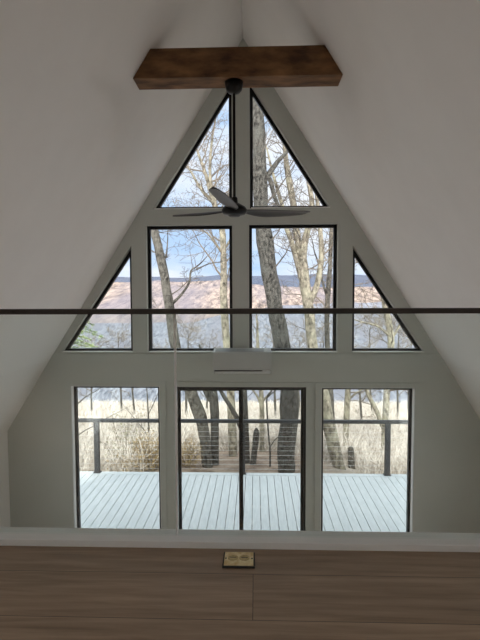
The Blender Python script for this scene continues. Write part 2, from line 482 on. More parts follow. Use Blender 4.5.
def window(n, hole, label, fw=0.045):
    p = inset(hole, 0.0015); q = inset(hole, fw)
    cx = sum(x for x, z in p) / len(p); z0 = min(z for x, z in p)
    e = empty('window_%d' % n, (cx, FY0, z0), label, 'window', kind='structure')
    ring(p, q, FY0, FY1).build('window_frame', M['black'], e)
    g = inset(hole, fw - 0.006)
    MB().prism(g, 'y', FY0 + .022, FY0 + .030).build('window_pane', M['pane'], e)
    # painted jamb liner between the frame and the room
    if n in (1, 2):
        ring(inset(hole, 0.0006), inset(hole, 0.009), D + .001, FY0 - .0005).build('window_jamb', M['trim'], e)
    elif len(hole) == 4 or True:
        (xa, za), (xb, zb) = hole[0], hole[1]
        MB().box(xa + .02, xb - .002, D - .012, FY0 - .0005, za + .0005, za + .012).build('window_sill', M['trim'], e)


window(1, H_LL, 'tall black-framed lower window left of the sliding door')
window(2, H_LR, 'tall black-framed lower window right of the sliding door')
window(3, H_RL, 'near-square upper window left of the centre post')
window(4, H_RR, 'near-square upper window right of the centre post, big dark trunk behind')
window(5, H_TL, 'peak triangular window left of the centre post, behind the fan rod')
window(6, H_TR, 'peak triangular window right of the centre post')
window(7, H_ZL, 'triangular side window with green pine boughs outside')
window(8, H_ZR, 'triangular side window under the right roof slope')

# sliding door
dx0, dx1, dz1 = -1.015, 0.91, 2.395
de = empty('door_1', ((dx0 + dx1) / 2, FY0 - .02, 0.012), 'black-framed sliding glass door opening onto the deck', 'door', kind='structure')
hole = rect(dx0, dx1, 0.012, dz1)
ring(inset(hole, .0015), inset(hole, .028), FY0 - .05, FY1).build('door_frame', M['black'], de)
mid = -0.050
for i, (xa, xb, ya) in enumerate(((dx0 + .027, mid + .032, FY0 - .04), (mid - .032, dx1 - .027, FY0 + .012))):
    h = rect(xa, xb, .04, dz1 - .027)
    pn = ring(h, [(xa + .042, .12), (xb - .055, .12), (xb - .055, dz1 - .068), (xa + .042, dz1 - .068)] if i == 0 else
              [(xa + .055, .12), (xb - .042, .12), (xb - .042, dz1 - .068), (xa + .055, dz1 - .068)], ya, ya + .04).build('door_panel', M['black'], de)
    MB().box(xa + .038, xb - .038, ya + .015, ya + .023, .115, dz1 - .063).build('door_pane', M['pane'], pn)
    if i == 0:
        hx = xa + .036
        MB().tube([(hx, ya, 1.06), (hx, ya - .03, 1.07), (hx + .012, ya - .045, 1.0), (hx, ya - .03, .90), (hx, ya, .91)], [.008] * 5, 8).build('door_handle', M['black'], pn, smooth=True)

# ------------------------------------------------------- collar beam + fan
BY0, BY1, BZ0, BZ1 = 4.50, 4.755, 5.785, 6.055
hw0, hw1 = (RIDGE - BZ0) * SL - .004, (RIDGE - BZ1) * SL - .004
bt = MB().prism([(-hw0, BZ0), (hw0, BZ0), (hw1, BZ1), (-hw1, BZ1)], 'y', BY0, BY1).build('ceiling_beam', M['beam'], bevel=0.006)
tag(bt, 'brown stained wooden collar beam spanning between the ceiling slopes', 'beam', kind='thing')

fy = (BY0 + BY1) / 2 - .01
fx = -0.035
hubz = at(236, 210.5, fy).z
fan = empty('ceiling_fan', (fx, fy, hubz), 'black three-blade ceiling fan hanging on a long rod from the beam', 'ceiling fan')
MB().lathe([(.03, BZ0 - .105), (.055, BZ0 - .098), (.075, BZ0 - .075), (.086, BZ0 - .035), (.089, BZ0 - .001)], fx, fy).build('canopy', M['fan'], fan, smooth=True)
MB().tube([(fx, fy, BZ0 - .11), (fx, fy, hubz + .09)], [.0135, .0135], 16).build('downrod', M['fan'], fan, smooth=True)
MB().lathe([(.02, hubz + .13), (.03, hubz + .12), (.034, hubz + .075), (.06, hubz + .06), (.105, hubz + .035), (.125, hubz + .005), (.122, hubz - .02), (.10, hubz - .04), (.05, hubz - .05), (.005, hubz - .052)], fx, fy).build('motor_housing', M['fan'], fan, smooth=True)
MB().lathe([(.004, hubz - .062), (.045, hubz - .060), (.06, hubz - .052), (.062, hubz - .044)], fx, fy).build('bottom_cap', M['blade'], fan, smooth=True)


def blade(angle):
    ca, sa = math.cos(angle), math.sin(angle)
    n, k = 22, 8
    m = MB(); vs = []; fs = []
    for i in range(n + 1):
        t = i / n
        r = 0.07 + 0.775 * t
        wdt = 0.055 + 0.118 * math.sin(min(1, t / 0.42) * PI / 2) ** 1.3 - 0.055 * max(0, (t - .42) / .58) ** 1.4
        if t > .86: wdt *= math.sqrt(max(0.02, 1 - ((t - .86) / .14) ** 2))
        tw = -math.radians(19 - 11 * t)
        lift = 0.010 + 0.035 * t ** 1.5
        off = 0.02 * math.sin(PI * t)
        for side in (0, 1):
            for j in range(k + 1):
                s = -0.5 + j / k
                th = 0.006 * math.sqrt(max(0.02, 1 - (2 * s) ** 2)) * (1 if side else -1)
                yy = s * wdt + off
                zz = lift + math.sin(tw) * (s * wdt) + th - 0.02 * (2 * s) ** 2 * (wdt / .19)
                vs.append((fx + ca * r - sa * yy, fy + sa * r + ca * yy, hubz - .005 + zz))
    row = 2 * (k + 1)
    for i in range(n):
        a, b = i * row, (i + 1) * row
        for j in range(k):
            fs.append((a + j, a + j + 1, b + j + 1, b + j))
            o = k + 1
            fs.append((a + o + j, b + o + j, b + o + j + 1, a + o + j + 1))
        fs.append((a, b, b + k + 1, a + k + 1)); fs.append((a + k, a + 2 * k + 1, b + 2 * k + 1, b + k))
    for e in (0, n * row):
        for j in range(k): fs.append((e + j, e + j + 1, e + k + 2 + j, e + k + 1 + j))
    return m.raw(vs, fs)


for ang in (261, 144, 24):
    blade(math.radians(ang)).build('blade', M['blade'], fan, smooth=True)

# -------------------------------------------------------------- mini split
az0, az1 = at(241, 374.5, D - .2).z, at(241, 352, D - .2).z
ax0, ax1 = at(213.2, 362, D - .2).x, at(271.2, 362, D - .2).x
ac = empty('air_conditioner', ((ax0 + ax1) / 2, D - .021, az0), 'white wall-mounted air conditioner centred above the sliding door', 'air conditioner')
ay1 = D - .0205; ay0 = D - .215
zt = at(241, 348.2, D - .05).z           # back edge of the sloping intake
MB().prism([(ay1, az0 + .005), (ay1, zt), (ay1 - .045, zt), (ay0 + .012, az1), (ay0 + .003, az1 - .012), (ay0, az1 - .05), (ay0 + .002, az0 + .10), (ay0 + .012, az0 + .055), (ay0 + .045, az0 + .012), (ay0 + .09, az0 + .002)], 'x', ax0, ax1).build('housing', M['plastic'], ac, bevel=0.006)
gm = MB()
ya, yb = ay1 - .052, ay0 + .024
za, zb = zt - (zt - az1) * (.007 / (ay1 - .045 - ay0 - .012)), az1 + (zt - az1) * (.012 / (ay1 - .045 - ay0 - .012))
gm.prism([(ya, za - .004), (ya, za + .003), (yb, zb + .003), (yb, zb - .004)], 'x', ax0 + .03, ax1 - .10)
for k in range(30):
    x = ax0 + .035 + k * (ax1 - ax0 - .146) / 29
    gm.prism([(ya, za + .002), (ya, za + .008), (yb, zb + .008), (yb, zb + .002)], 'x', x, x + .006)
gm.build('intake_grille', M['grille'], ac)
MB().box(ax0 + .02, ax1 - .13, ay0 - .0015, ay0 + .03, az0 + .047, az0 + .062).build('air_outlet', M['darkslot'], ac)
MB().prism([(ay0 + .006, az0 + .045), (ay0 + .012, az0 + .045), (ay0 + .05, az0 + .008), (ay0 + .044, az0 + .006)], 'x', ax0 + .02, ax1 - .03).build('louver', M['plastic'], ac)
MB().box(ax1 - .115, ax1 - .03, ay0 - .001, ay0 + .006, az0 + .050, az0 + .060).build('display_strip', M['trim'], ac)

# switch plate on the gable wall
sp = at(433.5, 474.5, D)
sw = empty('wall_switch', (sp.x, D - .001, sp.z - .057), 'small light switch plate on the wall beside the lower right window', 'switch')
MB().box(sp.x - .036, sp.x + .036, D - .007, D - .0005, sp.z - .057, sp.z + .057).build('cover_plate', M['wall'], sw, bevel=.002)
MB().box(sp.x - .016, sp.x + .016, D - .011, D - .006, sp.z - .032, sp.z + .032).build('rocker', M['wall'], sw, bevel=.001)

# ---------------------------------------------------------- loft guardrail
GY = 1.786
cb = MB().box(-lh + .03, lh - .03, 1.738, 1.834, LOFT_Z - .001, LOFT_Z + .0265).build('trim_5', M['curb'], bevel=.003)
tag(cb, 'white curb board along the loft edge under the glass railing', 'trim', kind='structure')
fa = MB().box(-lh + .03, lh - .03, 1.8325, 1.845, LOFT_Z - .29, LOFT_Z - .0015).build('trim_6', M['trim'])
tag(fa, 'white fascia board on the face of the loft edge', 'trim', kind='structure')
xs = [-2.26, -1.40, -0.142, 1.15, 2.26]
gr = empty('glass_railing', (0, GY, LOFT_Z + .0265), 'frameless glass railing with thin dark handrail along the loft edge', 'railing')
for a, b in zip(xs, xs[1:]):
    p = MB().box(a + .0048, b - .0048, GY - .006, GY + .006, LOFT_Z + .012, 3.6905).build('glass_panel', M['railglass'], gr)
MB().box(-2.27, 2.27, GY - .026, GY + .026, 3.691, 3.711).build('handrail', M['bronze'], gr, bevel=.003)
for x in xs[1:-1]:
    MB().box(x - .0042, x + .0042, GY - .005, GY + .005, LOFT_Z + .028, 3.690).build('joint_strip', M['trim'], gr)

# brass plate in the loft floor
px0, px1, py0, py1 = 0.046, 0.162, 1.611, 1.708
pl = empty('floor_outlet', ((px0 + px1) / 2, (py0 + py1) / 2, LOFT_Z), 'brass floor outlet plate with black rim set in the loft planks', 'outlet')
MB().box(px0, px1, py0, py1, LOFT_Z + .0003, LOFT_Z + .006).build('rim', M['darkslot'], pl, bevel=.002)
MB().box(px0 + .005, px1 - .005, py0 + .006, py1 - .005, LOFT_Z + .005, LOFT_Z + .009).build('brass_plate', M['brass'], pl, bevel=.0015)
pcx, pcy = (px0 + px1) / 2, (py0 + py1) / 2
for dx in (-.022, .020):
    cv = MB().lathe([(.019, LOFT_Z + .0085), (.019, LOFT_Z + .0098), (.017, LOFT_Z + .0106), (.004, LOFT_Z + .0106)], pcx + dx, pcy + .004, 28).build('cover_cap', M['brassdk'], pl)
    MB().box(pcx + dx - .012, pcx + dx + .012, pcy + .003, pcy + .006, LOFT_Z + .0104, LOFT_Z + .0112).build('coin_slot', M['darkslot'], cv)
for dx in (-.0475, .0475):
    MB().lathe([(.0032, LOFT_Z + .0085), (.0032, LOFT_Z + .0100), (.001, LOFT_Z + .0102)], pcx + dx, pcy, 12).build('screw', M['darkslot'], pl)

# -------------------------------------------------------------------- deck
DZ = -0.05
DY1 = 9.80
m = MB(); x = -5.2; i = 0
while x < 5.2:
    m.box(x, x + .1385, D + TH + .004, DY1 - .15, DZ - .028, DZ)
    x += .1475
m.box(-5.2, 5.2, DY1 - .143, DY1, DZ - .028, DZ + .001)
dk = m.build('deck', M['deck'], bevel=.003)
tag(dk, 'pale grey composite deck of boards running away from the house', 'deck', kind='structure')
df = MB()
df.box(-5.15, 5.15, D + TH + .004, D + TH + .05, DZ - .25, DZ - .0285)
for y in (7.6, 8.2, 8.8, 9.4): df.box(-5.15, 5.15, y, y + .045, DZ - .25, DZ - .0285)
df.box(-5.15, 5.15, DY1 - .05, DY1 - .005, DZ - .25, DZ - .0285)
for xx in (-4.8, -1.6, 1.6, 4.8): df.box(xx - .07, xx + .07, DY1 - .2, DY1 - .06, -1.15, DZ - .25)
dfo = df.build('deck_framing', M['deckdark'])
tag(dfo, 'joists and posts under the pale deck', 'deck', kind='structure')

RY = 9.74
rl = empty('deck_railing', (0, RY, DZ), 'charcoal metal cable railing along the outer deck edge', 'railing')
rz = at(242, 419.6, RY).z
MB().box(-5.1, 5.1, RY - .045, RY + .045, rz - .066, rz).build('top_rail', M['railmetal'], rl, bevel=.004)
for xx in (-3.21, -0.105, 2.92, -5.05, 5.05):
    po = MB().box(xx - .05, xx + .05, RY - .05, RY + .05, DZ + .002, rz - .067)
    po.box(xx - .075, xx + .075, RY - .056, RY + .056, DZ + .002, DZ + .02)
    po.build('post', M['railmetal'], rl, bevel=.003)
for k in range(10):
    z = DZ + .10 + k * (rz - .16 - DZ) / 10
    MB().tube([(-5.05, RY, z), (5.05, RY, z)], [.0028, .0028], 6).build('cable', M['cable'], rl)


# ----------------------------------------------------------------- terrain
def gz(x, y):
    n = 0.12 * noise.noise(Vector((x * .25, y * .25, 3.1))) + .05 * noise.noise(Vector((x * .9, y * .9, 1.1)))
    if y < 11: b = -0.80
    elif y < 13.2: b = -0.80 - .10 * (y - 11)
    elif y < 58: b = -1.02 - .215 * (y - 13.2)
    else: b = -10.65 - .62 * (y - 58)
    side = 0.0
    if y < 20: side = -.35 * min(1, max(0, (abs(x + .2) - 2.4) / 1.6)) * min(1, max(0, (y - 10) / 1.5))
    return b + n + side


def grid(name, fn, x0, x1, nx, ys, mat, label, cat):
    m = MB(); vs = []; fs = []
    for y in ys:
        for i in range(nx + 1):
            x = x0 + (x1 - x0) * i / nx
            vs.append((x, y, fn(x, y)))
    for j in range(len(ys) - 1):
        for i in range(nx):
            a = j * (nx + 1) + i
            fs.append((a, a + 1, a + nx + 2, a + nx + 1))
    o = m.raw(vs, fs).build(name, mat, smooth=True)
    return tag(o, label, cat, kind='structure')


ys = [7.1 + .35 * i for i in range(40)] + [21.1 + 1.3 * i for i in range(30)] + [61 + 6 * i for i in range(14)]
grid('ground', gz, -70, 70, 120, ys, M['litter'], 'leaf-strewn slope falling away beyond the deck', 'ground')


def hill(name, Yb, zb, Yc, crest, rough, nx, ny, mat, label, span=.9):
    """real heightfield: a slope climbing from Yb to a crest at Yc and dropping again behind it"""
    def fn(x, y):
        zc = crest(x)
        if y <= Yc:
            t = (y - Yb) / (Yc - Yb)
            z = zb + (zc - zb) * (t ** 0.85)
        else:
            z = zc - (y - Yc) * .35
        amp = rough * min(1, max(.15, (y - Yb) / (Yc - Yb)))
        p = Vector((x, y, 7.0)) / (Yc * .12)
        return z + amp * (noise.noise(p) + .5 * noise.noise(p * 2.7) + .22 * noise.noise(p * 9) + .12 * noise.noise(p * 31))
    top = Yc * 1.25
    ysl = [Yb + (top - Yb) * j / ny for j in range(ny + 1)]
    grid(name, fn, -span * top, span * top, nx, ysl, mat, label, 'hill')


def zat(py, Y): return CAM.z - (py - 293) / F * Y


hill('hill_woods', 130, -58, 330, lambda x: zat(322, 330) + (zat(303, 330) - zat(322, 330)) * min(1, max(0, (x + 45) / 60)), 2.2, 260, 60, M['hillnear'], 'bare-wooded hillside with painted grey shade and haze across the valley, below the rosy slope')
hill('hill_slope', 400, -40, 900, lambda x: zat(281.5, 900) + (zat(288, 900) - zat(281.5, 900)) * min(1, max(0, (x + 60) / 200)), 7.0, 260, 60, M['hillmid'], 'tan wooded slope painted rosy as if sunlit, beyond the grey woods')
hill('mountain_ridge', 1500, -40, 2600, lambda x: zat(276, 2600) + 9 * math.sin(x / 210 + .6), 16.0, 200, 40, M['hillfar'], 'wooded mountain ridge along the skyline, distance haze painted slate blue')


# ------------------------------------------------------------------- trees
def wander(rng, p, d, L, n, curl, up):
    pts = [p.copy()]
    d = d.normalized()
    for i in range(n):
        d = (d + Vector((rng.gauss(0, curl), rng.gauss(0, curl), rng.gauss(0, curl) + up))).normalized()
        pts.append(pts[-1] + d * (L / n))
    return pts


def sprout(mb, rng, path, rad, count, length, depth, t0=0.15, up=.05, spread=1.0, rmin=.005):
    """side branches along a path, each with its own twigs"""
    n = len(path) - 1
    for c in range(count):
        t = (t0 + (1 - t0) * (c + rng.random()) / count) * n
        i = min(int(t), n - 1); fr = t - i
        p = path[i].lerp(path[i + 1], fr); r = rad[i] * (1 - fr) + rad[i + 1] * fr
        ax = (path[i + 1] - path[i]).normalized()
        s = Vector((rng.gauss(0, 1), rng.gauss(0, .7), rng.gauss(0, .5)))
        s = (s - ax * s.dot(ax)).normalized()
        d = (ax * rng.uniform(.35, .9) + s * spread).normalized()
        L = length * rng.uniform(.55, 1.15) * (1 - .35 * t / n)
        segs = 6 if depth > 1 else 4
        pts = wander(rng, p, d, L, segs, .17, up)
        r0 = max(rmin, min(r * .55, L * .017))
        rr = [max(rmin * .7, r0 * (1 - .8 * k / segs)) for k in range(segs + 1)]
        mb.tube(pts, rr, 5 if r0 > .02 else 3)
        if depth > 1:
            sprout(mb, rng, pts, rr, 7 if depth > 2 else 6, L * .52, depth - 1, .2, up * .8, spread, rmin)


def densify(pts, rad, k=4):
    P, Rr = [], []
    n = len(pts)
    for i in range(n - 1):
        a, b = pts[i], pts[i + 1]
        pa = pts[i - 1] if i else a - (b - a); pb = pts[i + 2] if i + 2 < n else b + (b - a)
        for j in range(k):
            t = j / k
            q = 0.5 * ((2 * a) + (b - pa) * t + (2 * pa - 5 * a + 4 * b - pb) * t * t + (3 * a - pa - 3 * b + pb) * t ** 3)
            P.append(q); Rr.append(rad[i] * (1 - t) + rad[i + 1] * t)
    P.append(pts[-1]); Rr.append(rad[-1])
    return P, Rr


def tree(name, label, Y, trunk, limbs=(), bark='barkgrey', twig='twiggrey', seed=1, ext=3.0, n1=14, len1=1.6, depth=3, ltwigs=8, llen=1.0, group=None, cat='tree', broken=False, t0=.25, lext=1.4, rmin=.0065):
    rng = random.Random(seed)
    tr = sorted(trunk, key=lambda q: -q[1])          # from the ground up
    def conv(path): return [at(px, py, Y + (dy[0] if dy else 0)) for px, py, wd, *dy in path], [wd / 2 * Y / F for px, py, wd, *dy in path]
    pts, rad = conv(tr)
    lo = pts[0]; d = (pts[0] - pts[1]).normalized()
    g = gz(lo.x, lo.y)
    if lo.z > g + .05:
        k = (lo.z - g + .12) / max(.25, -d.z)
        base = lo + d * k; base.y = lo.y; base.x = lo.x + (base.x - lo.x) * .6
        base.z = gz(base.x, base.y) - .12
        pts = [base] + pts; rad = [rad[0] * 1.25] + rad
    root = empty(name, (pts[0].x, pts[0].y, gz(pts[0].x, pts[0].y)), label, cat, group)
    mb, br = MB(), MB()
    if not broken and ext > 0:
        d = (pts[-1] - pts[-2]).normalized()
        e = wander(rng, pts[-1], d, ext, 4, .06, .06)[1:]
        pts += e; rad += [rad[-1] * (1 - .2 * (k + 1)) for k in range(4)]
    P, Rr = densify(pts, rad)
    if broken:      # splintered top
        Rr[-1] *= .25; Rr[-2] *= .8
    mb.tube(P, Rr, 12, jit=.22)
    if n1: sprout(br, rng, P, Rr, n1, len1, depth, t0, .05, 1.0, rmin)
    for lb in limbs:
        lp, lr = conv(lb)
        d = (lp[-1] - lp[-2]).normalized()
        if lext > 0:
            e = wander(rng, lp[-1], d, lext, 4, .09, .05)[1:]
            lp += e; lr += [lr[-1] * (1 - .22 * (k + 1)) for k in range(4)]
        Q, Qr = densify(lp, lr)
        mb.tube(Q, Qr, 8, jit=.15)
        if ltwigs: sprout(br, rng, Q, Qr, ltwigs, llen, max(1, depth - 1), .15, .05, 1.0, rmin)
    mb.build('trunk', M[bark], root, smooth=True, recalc=False)
    if br.v: br.build('crown', M[twig], root, recalc=False)
    return root


tree('bare_tree', 'thick dark grey tree trunk leaning behind the right door panel and centre windows', 12.2,
     [(256, 96, 12), (259, 150, 13), (261, 207, 15), (263, 228, 16.5), (272, 290, 16), (282, 345, 17), (289, 390, 18), (289, 425, 18.5), (286.5, 448, 17), (286, 471, 17.5)],
     [[(264, 180, 6), (270, 172, 5), (279, 160, 4), (287, 152, 3)], [(262, 172, 5), (270, 180, 4.5), (274, 195, 4)][::1]],
     'barkdark', 'twiggrey', 11, 3.5, 22, 1.9, 3, 9, 1.1, t0=.4)
tree('bare_tree', 'grey tree leaning across the left square window to the left door panel', 12.6,
     [(150, 212, 8), (153.5, 228, 8.5), (163, 268, 9), (170, 310, 9.5), (176, 349, 10.5), (190, 388, 12), (200, 417, 12.5), (205, 440, 11), (208, 471, 12)],
     [[(173, 303, 3), (181, 295, 2.6), (189, 283, 2.3), (191, 271, 2), (196, 267, 1.5)], [(162, 263, 2.4), (166, 256, 2), (167, 248, 1.4)], [(196, 270, 1.4), (208, 264, 1.2), (220, 262, 1)]],
     'barkgrey', 'twiggrey', 12, 3.0, 16, 1.6, 3, 7, .9, t0=.4, lext=.8)
tree('bare_tree', 'straight dark trunk standing close against the leaning tree, left door panel', 12.9,
     [(207.5, 372, 8), (212, 388, 8.5), (214.5, 410, 9), (214.5, 440, 8.5), (214, 471, 10)],
     [[(214, 405, 5), (207, 394, 5.5), (203.5, 386, 5), (202, 372, 4.5)]],
     'barkdark', 'twiggrey', 13, .8, 0, 1, 2, 4, .8, lext=.5)
tree('bare_tree', 'slender pale tree at the right edge of the left square window', 14.5,
     [(213, 200, 5), (217, 212, 5.5), (222, 229, 6), (223.5, 262, 6.5), (224, 300, 7), (227, 349, 7.5), (231, 400, 8), (233, 460, 8.5)],
     [[(215, 203, 4), (211, 185, 3.4), (210, 165, 2.8), (212, 140, 2.2)], [(213, 201, 3.8), (205, 194, 3.2), (198, 184, 2.6), (191, 172, 1.8)],
      [(223, 254, 3), (215, 243, 2.3), (208, 234, 1.8), (200, 229, 1.3)], [(224, 250, 2.6), (230, 240, 2), (233, 228, 1.6)]],
     'barkpale', 'twigpale', 14, 2.2, 34, 2.0, 3, 12, 1.2, t0=.3)
tree('bare_tree', 'dark leaning dead trunk crossing behind the sliding door mullion', 13.2,
     [(219, 388, 3.2), (223, 395, 4), (230, 406, 4.5), (238, 420, 5), (245, 440, 7), (246.5, 471, 7.5)],
     [[(246.5, 448, 6.5), (245.5, 420, 6), (244, 390, 5.5), (241, 350, 5)]],
     'barkdark', 'twiggrey', 15, .4, 0, 1, 2, 4, .8, lext=1.5)
tree('tree_snag', 'short broken dark snag standing behind the right door panel', 13.0,
     [(256.5, 428, 6.5), (256, 440, 6.5), (254, 455, 6), (252, 471, 6.5)], [], 'barkdark', 'twiggrey', 16, 0, 0, broken=True, cat='tree stump')
tree('sapling', 'thin crooked sapling between the broken snag and the thick dark trunk', 12.8,
     [(271, 392, 1.2), (267, 398, 1.4), (267.5, 420, 1.6), (269, 440, 1.7), (270, 452, 1.8), (270, 471, 1.9)],
     [[(267, 398, 1.3), (271, 394, 1.2), (275, 391, 1)], [(269.5, 448, 1.3), (274, 441, 1), (278, 437, .8)]], 'barkdark', 'twiggrey', 17, .3, 0, 1, 1, 3, .35, lext=.3, rmin=.004)
tree('bare_tree', 'slim pale yellowish tree behind the broken snag, right door panel', 15.5,
     [(258, 352, 3.5), (260, 378, 4), (261.5, 400, 4.5), (262, 425, 5), (262, 468, 5.5)],
     [[(261.5, 405, 3), (257, 396, 2.2), (251, 388, 1.8)], [(262, 402, 2.4), (268, 395, 2), (273, 389, 1.6)]], 'barkpale', 'twigpale', 18, 1.5, 8, 1.2, 2, 5, .8)
tree('bare_tree', 'pale mossy many-limbed tree in the right square window', 12.9,
     [(303, 262, 9.5), (305, 285, 10), (309, 310, 10), (313, 349, 10.5), (322, 390, 12.5), (327, 415, 13), (334, 448, 12.5), (340, 471, 12.5)],
     [[(303, 283, 6), (297, 262, 5.5), (292, 243, 5), (286, 226, 4.5), (282, 205, 4)], [(303, 264, 7.5), (304, 246, 7), (308, 228, 6), (312, 205, 5), (308, 180, 4)],
      [(302, 266, 7), (299, 246, 7), (296, 226, 6.5), (294, 207, 6.5), (289, 180, 6), (286, 160, 5)],
      [(309, 305, 6.5), (317, 285, 6), (321, 262, 5.5), (321, 240, 5), (319, 220, 4.5)]],
     'barkpale', 'twigpale', 19, 0.6, 12, 1.4, 3, 18, 1.3, t0=.3, lext=2.2)
tree('bare_tree', 'grey slim trunk at the right edge of the right square window', 14.8,
     [(332, 212, 3.5), (331, 240, 4), (329.5, 275, 4.5), (327, 310, 5), (327.5, 349, 5.2), (331, 400, 5.5), (333, 465, 6)],
     [[(328, 300, 2.6), (322, 280, 2), (318, 262, 1.6)]], 'barkgrey', 'twigpale', 20, 2.5, 24, 1.7, 3, 8, 1.0, t0=.3)
tree('bare_tree', 'slender pale trunk inside the lower right window, beside the short snag', 15.5,
     [(350, 330, 4.5), (349, 365, 5), (348, 390, 5.5), (346, 425, 6), (345, 468, 6)],
     [[(348, 400, 2.6), (355, 394, 2), (363, 389, 1.6)]], 'barkpale', 'twigpale', 21, 3.0, 12, 1.4, 3, 5, .9, t0=.2)
tree('bare_tree', 'pale crooked tree running from right triangular window to the deck post', 13.8,
     [(381, 285, 5), (386, 310, 6), (391, 343, 6.5), (387, 390, 6.2), (385, 425, 6), (383, 471, 7)],
     [[(383.5, 428, 4.6), (375, 408, 4.4), (368, 394, 4), (364, 380, 3.4)], [(391, 340, 3), (398, 328, 2.4), (403, 318, 1.8)], [(389, 335, 2.6), (377, 326, 2), (362, 322, 1.5)]],
     'barkpale', 'twigpale', 22, 2.4, 26, 1.7, 3, 10, 1.1, t0=.2)
tree('tree_snag', 'short grey pointed snag behind the deck railing, lower right window', 13.4,
     [(350.5, 446, 4.5), (351, 452, 6), (352, 471, 6.5)], [], 'barkgrey', 'twiggrey', 23, 0, 0, broken=True, cat='tree stump')
tree('sapling', 'thin bare sapling near the right edge of the lower left window', 14.0,
     [(147, 392, 1), (148, 410, 1.5), (149, 435, 1.8), (150, 471, 2)],
     [[(149, 440, 1.1), (144, 430, .9), (139, 424, .7)], [(148, 415, 1), (153, 405, .8), (156, 398, .7)]], 'barkgrey', 'twiggrey', 24, .6, 8, .5, 2, 4, .4, rmin=.004)
tree('bare_tree', 'thin grey tree whose twigs cross the left edge of the lower left window', 13.0,
     [(70, 355, 3), (72, 400, 3.4), (73, 471, 4)],
     [[(72.5, 440, 1.6), (84, 431, 1.2), (94, 426, .9)], [(72, 410, 1.6), (84, 398, 1.2), (96, 391, .8)]], 'barkgrey', 'twiggrey', 25, 1.5, 10, 1.0, 2, 5, .5, rmin=.004)
# slim trees further down the slope, alike as can be
SLIM = [(187, 26, 3.2), (164, 31, 2.6), (205, 34, 2.6), (136, 28, 2.4), (122, 33, 2.4), (276, 27, 3), (300, 32, 2.6), (322, 29, 2.6), (362, 24, 3), (374, 31, 2.4), (398, 27, 2.6), (408, 33, 2.2), (92, 30, 2.4), (240, 30, 2.6)]
for i, (px, Y, wd) in enumerate(SLIM):
    rng = random.Random(300 + i); lean = rng.uniform(-5, 5)
    top = rng.uniform(335, 372)
    tree('slim_tree', 'slim bare tree among many alike on the brushy slope well beyond the deck', Y,
         [(px + lean, top, wd * .4), (px + lean * .6 + rng.uniform(-1.5, 1.5), 390, wd * .7), (px, 428, wd * .9)], [], 'barkgrey', 'twigpale', 400 + i, 1.0, 16, 1.9, 3, 0, t0=.1,
         group='slim bare trees on the far slope', rmin=.008)

# pine beside the left side window
def pine():
    rng = random.Random(77)
    Y = 13.6
    b = at(52, 350, Y); g = gz(b.x, b.y)
    root = empty('pine_tree', (b.x, b.y, g), 'green pine with drooping boughs outside the left triangular window', 'tree')
    top = at(55, 262, Y)
    bo_trunk = [Vector((b.x, b.y, g - .1)), b, top]
    nd = MB(); bo = MB()
    zlo = at(52, 350, Y).z; H = top.z - zlo
    for k in range(70):
        t = (k + rng.random()) / 46
        z = zlo + H * t; L = (1.75 * (1 - t) + .15) * rng.uniform(.75, 1.1)
        a = rng.uniform(0, 2 * PI) if k % 2 else rng.uniform(-.6, .6)
        d = Vector((math.cos(a), math.sin(a), .18))
        pts = [Vector((b.x + (top.x - b.x) * t, b.y, z))]
        for s in range(6):
            d = (d + Vector((0, 0, -.10)) + Vector((rng.gauss(0, .05), rng.gauss(0, .05), 0))).normalized(); pts.append(pts[-1] + d * L / 6)
        bo.tube(pts, [.014 - .0016 * s for s in range(7)], 4)
        for s in range(1, 7):
            for q in range(3):
                p = pts[s - 1].lerp(pts[s], rng.random())
                for nn in range(14):
                    v = (d + Vector((rng.gauss(0, .8), rng.gauss(0, .8), rng.gauss(0, .45)))).normalized() * rng.uniform(.09, .19)
                    side = v.cross(Vector((rng.random(), rng.random(), rng.random()))).normalized() * .008
                    i0 = len(nd.v)
                    nd.v.extend([tuple(p - side), tuple(p + side), tuple(p + v)]); nd.f.append((i0, i0 + 1, i0 + 2))
    bo.tube(bo_trunk, [.11, .085, .02], 10)
    bo.build('trunk', M['barkgrey'], root, recalc=False)
    nd.build('foliage', M['needles'], root, recalc=False)


pine()


def shrub(label, px, Y, h, wdt, leaf, n, nl, seed, stems='twigpale'):
    rng = random.Random(seed)
    p = at(px, 440, Y); g = gz(p.x, p.y)
    root = empty('shrub', (p.x, p.y, g), label, 'shrub')
    sm, lf = MB(), MB()
    for k in range(n):
        d = Vector((rng.gauss(0, wdt), rng.gauss(0, wdt * .6), 1)).normalized()
        pts = wander(rng, Vector((p.x + rng.gauss(0, .06), p.y + rng.gauss(0, .06), g - .05)), d, h * rng.uniform(.7, 1.1), 6, .12, .02)
        rr = [.012 - .0013 * i for i in range(7)]
        sm.tube(pts, rr, 3)
        sprout(sm, rng, pts, rr, 6, h * .3, 1, .3, .03, 1.0, .004)
        for j in range(nl):
            i = rng.randint(2, 6)
            q = pts[i] + Vector((rng.gauss(0, .13), rng.gauss(0, .13), rng.gauss(0, .12)))
            a = Vector((rng.gauss(0, 1), rng.gauss(0, 1), rng.gauss(0, 1))).normalized() * .028
            b = a.cross(Vector((rng.gauss(0, 1), rng.gauss(0, 1), rng.gauss(0, 1)))).normalized() * .016
            i0 = len(lf.v)
            lf.v.extend([tuple(q - a), tuple(q + b), tuple(q + a), tuple(q - b)]); lf.f.append((i0, i0 + 1, i0 + 2, i0 + 3))
    sm.build('stems', M[stems], root, recalc=False)
    lf.build('leaves', M[leaf], root, recalc=False)


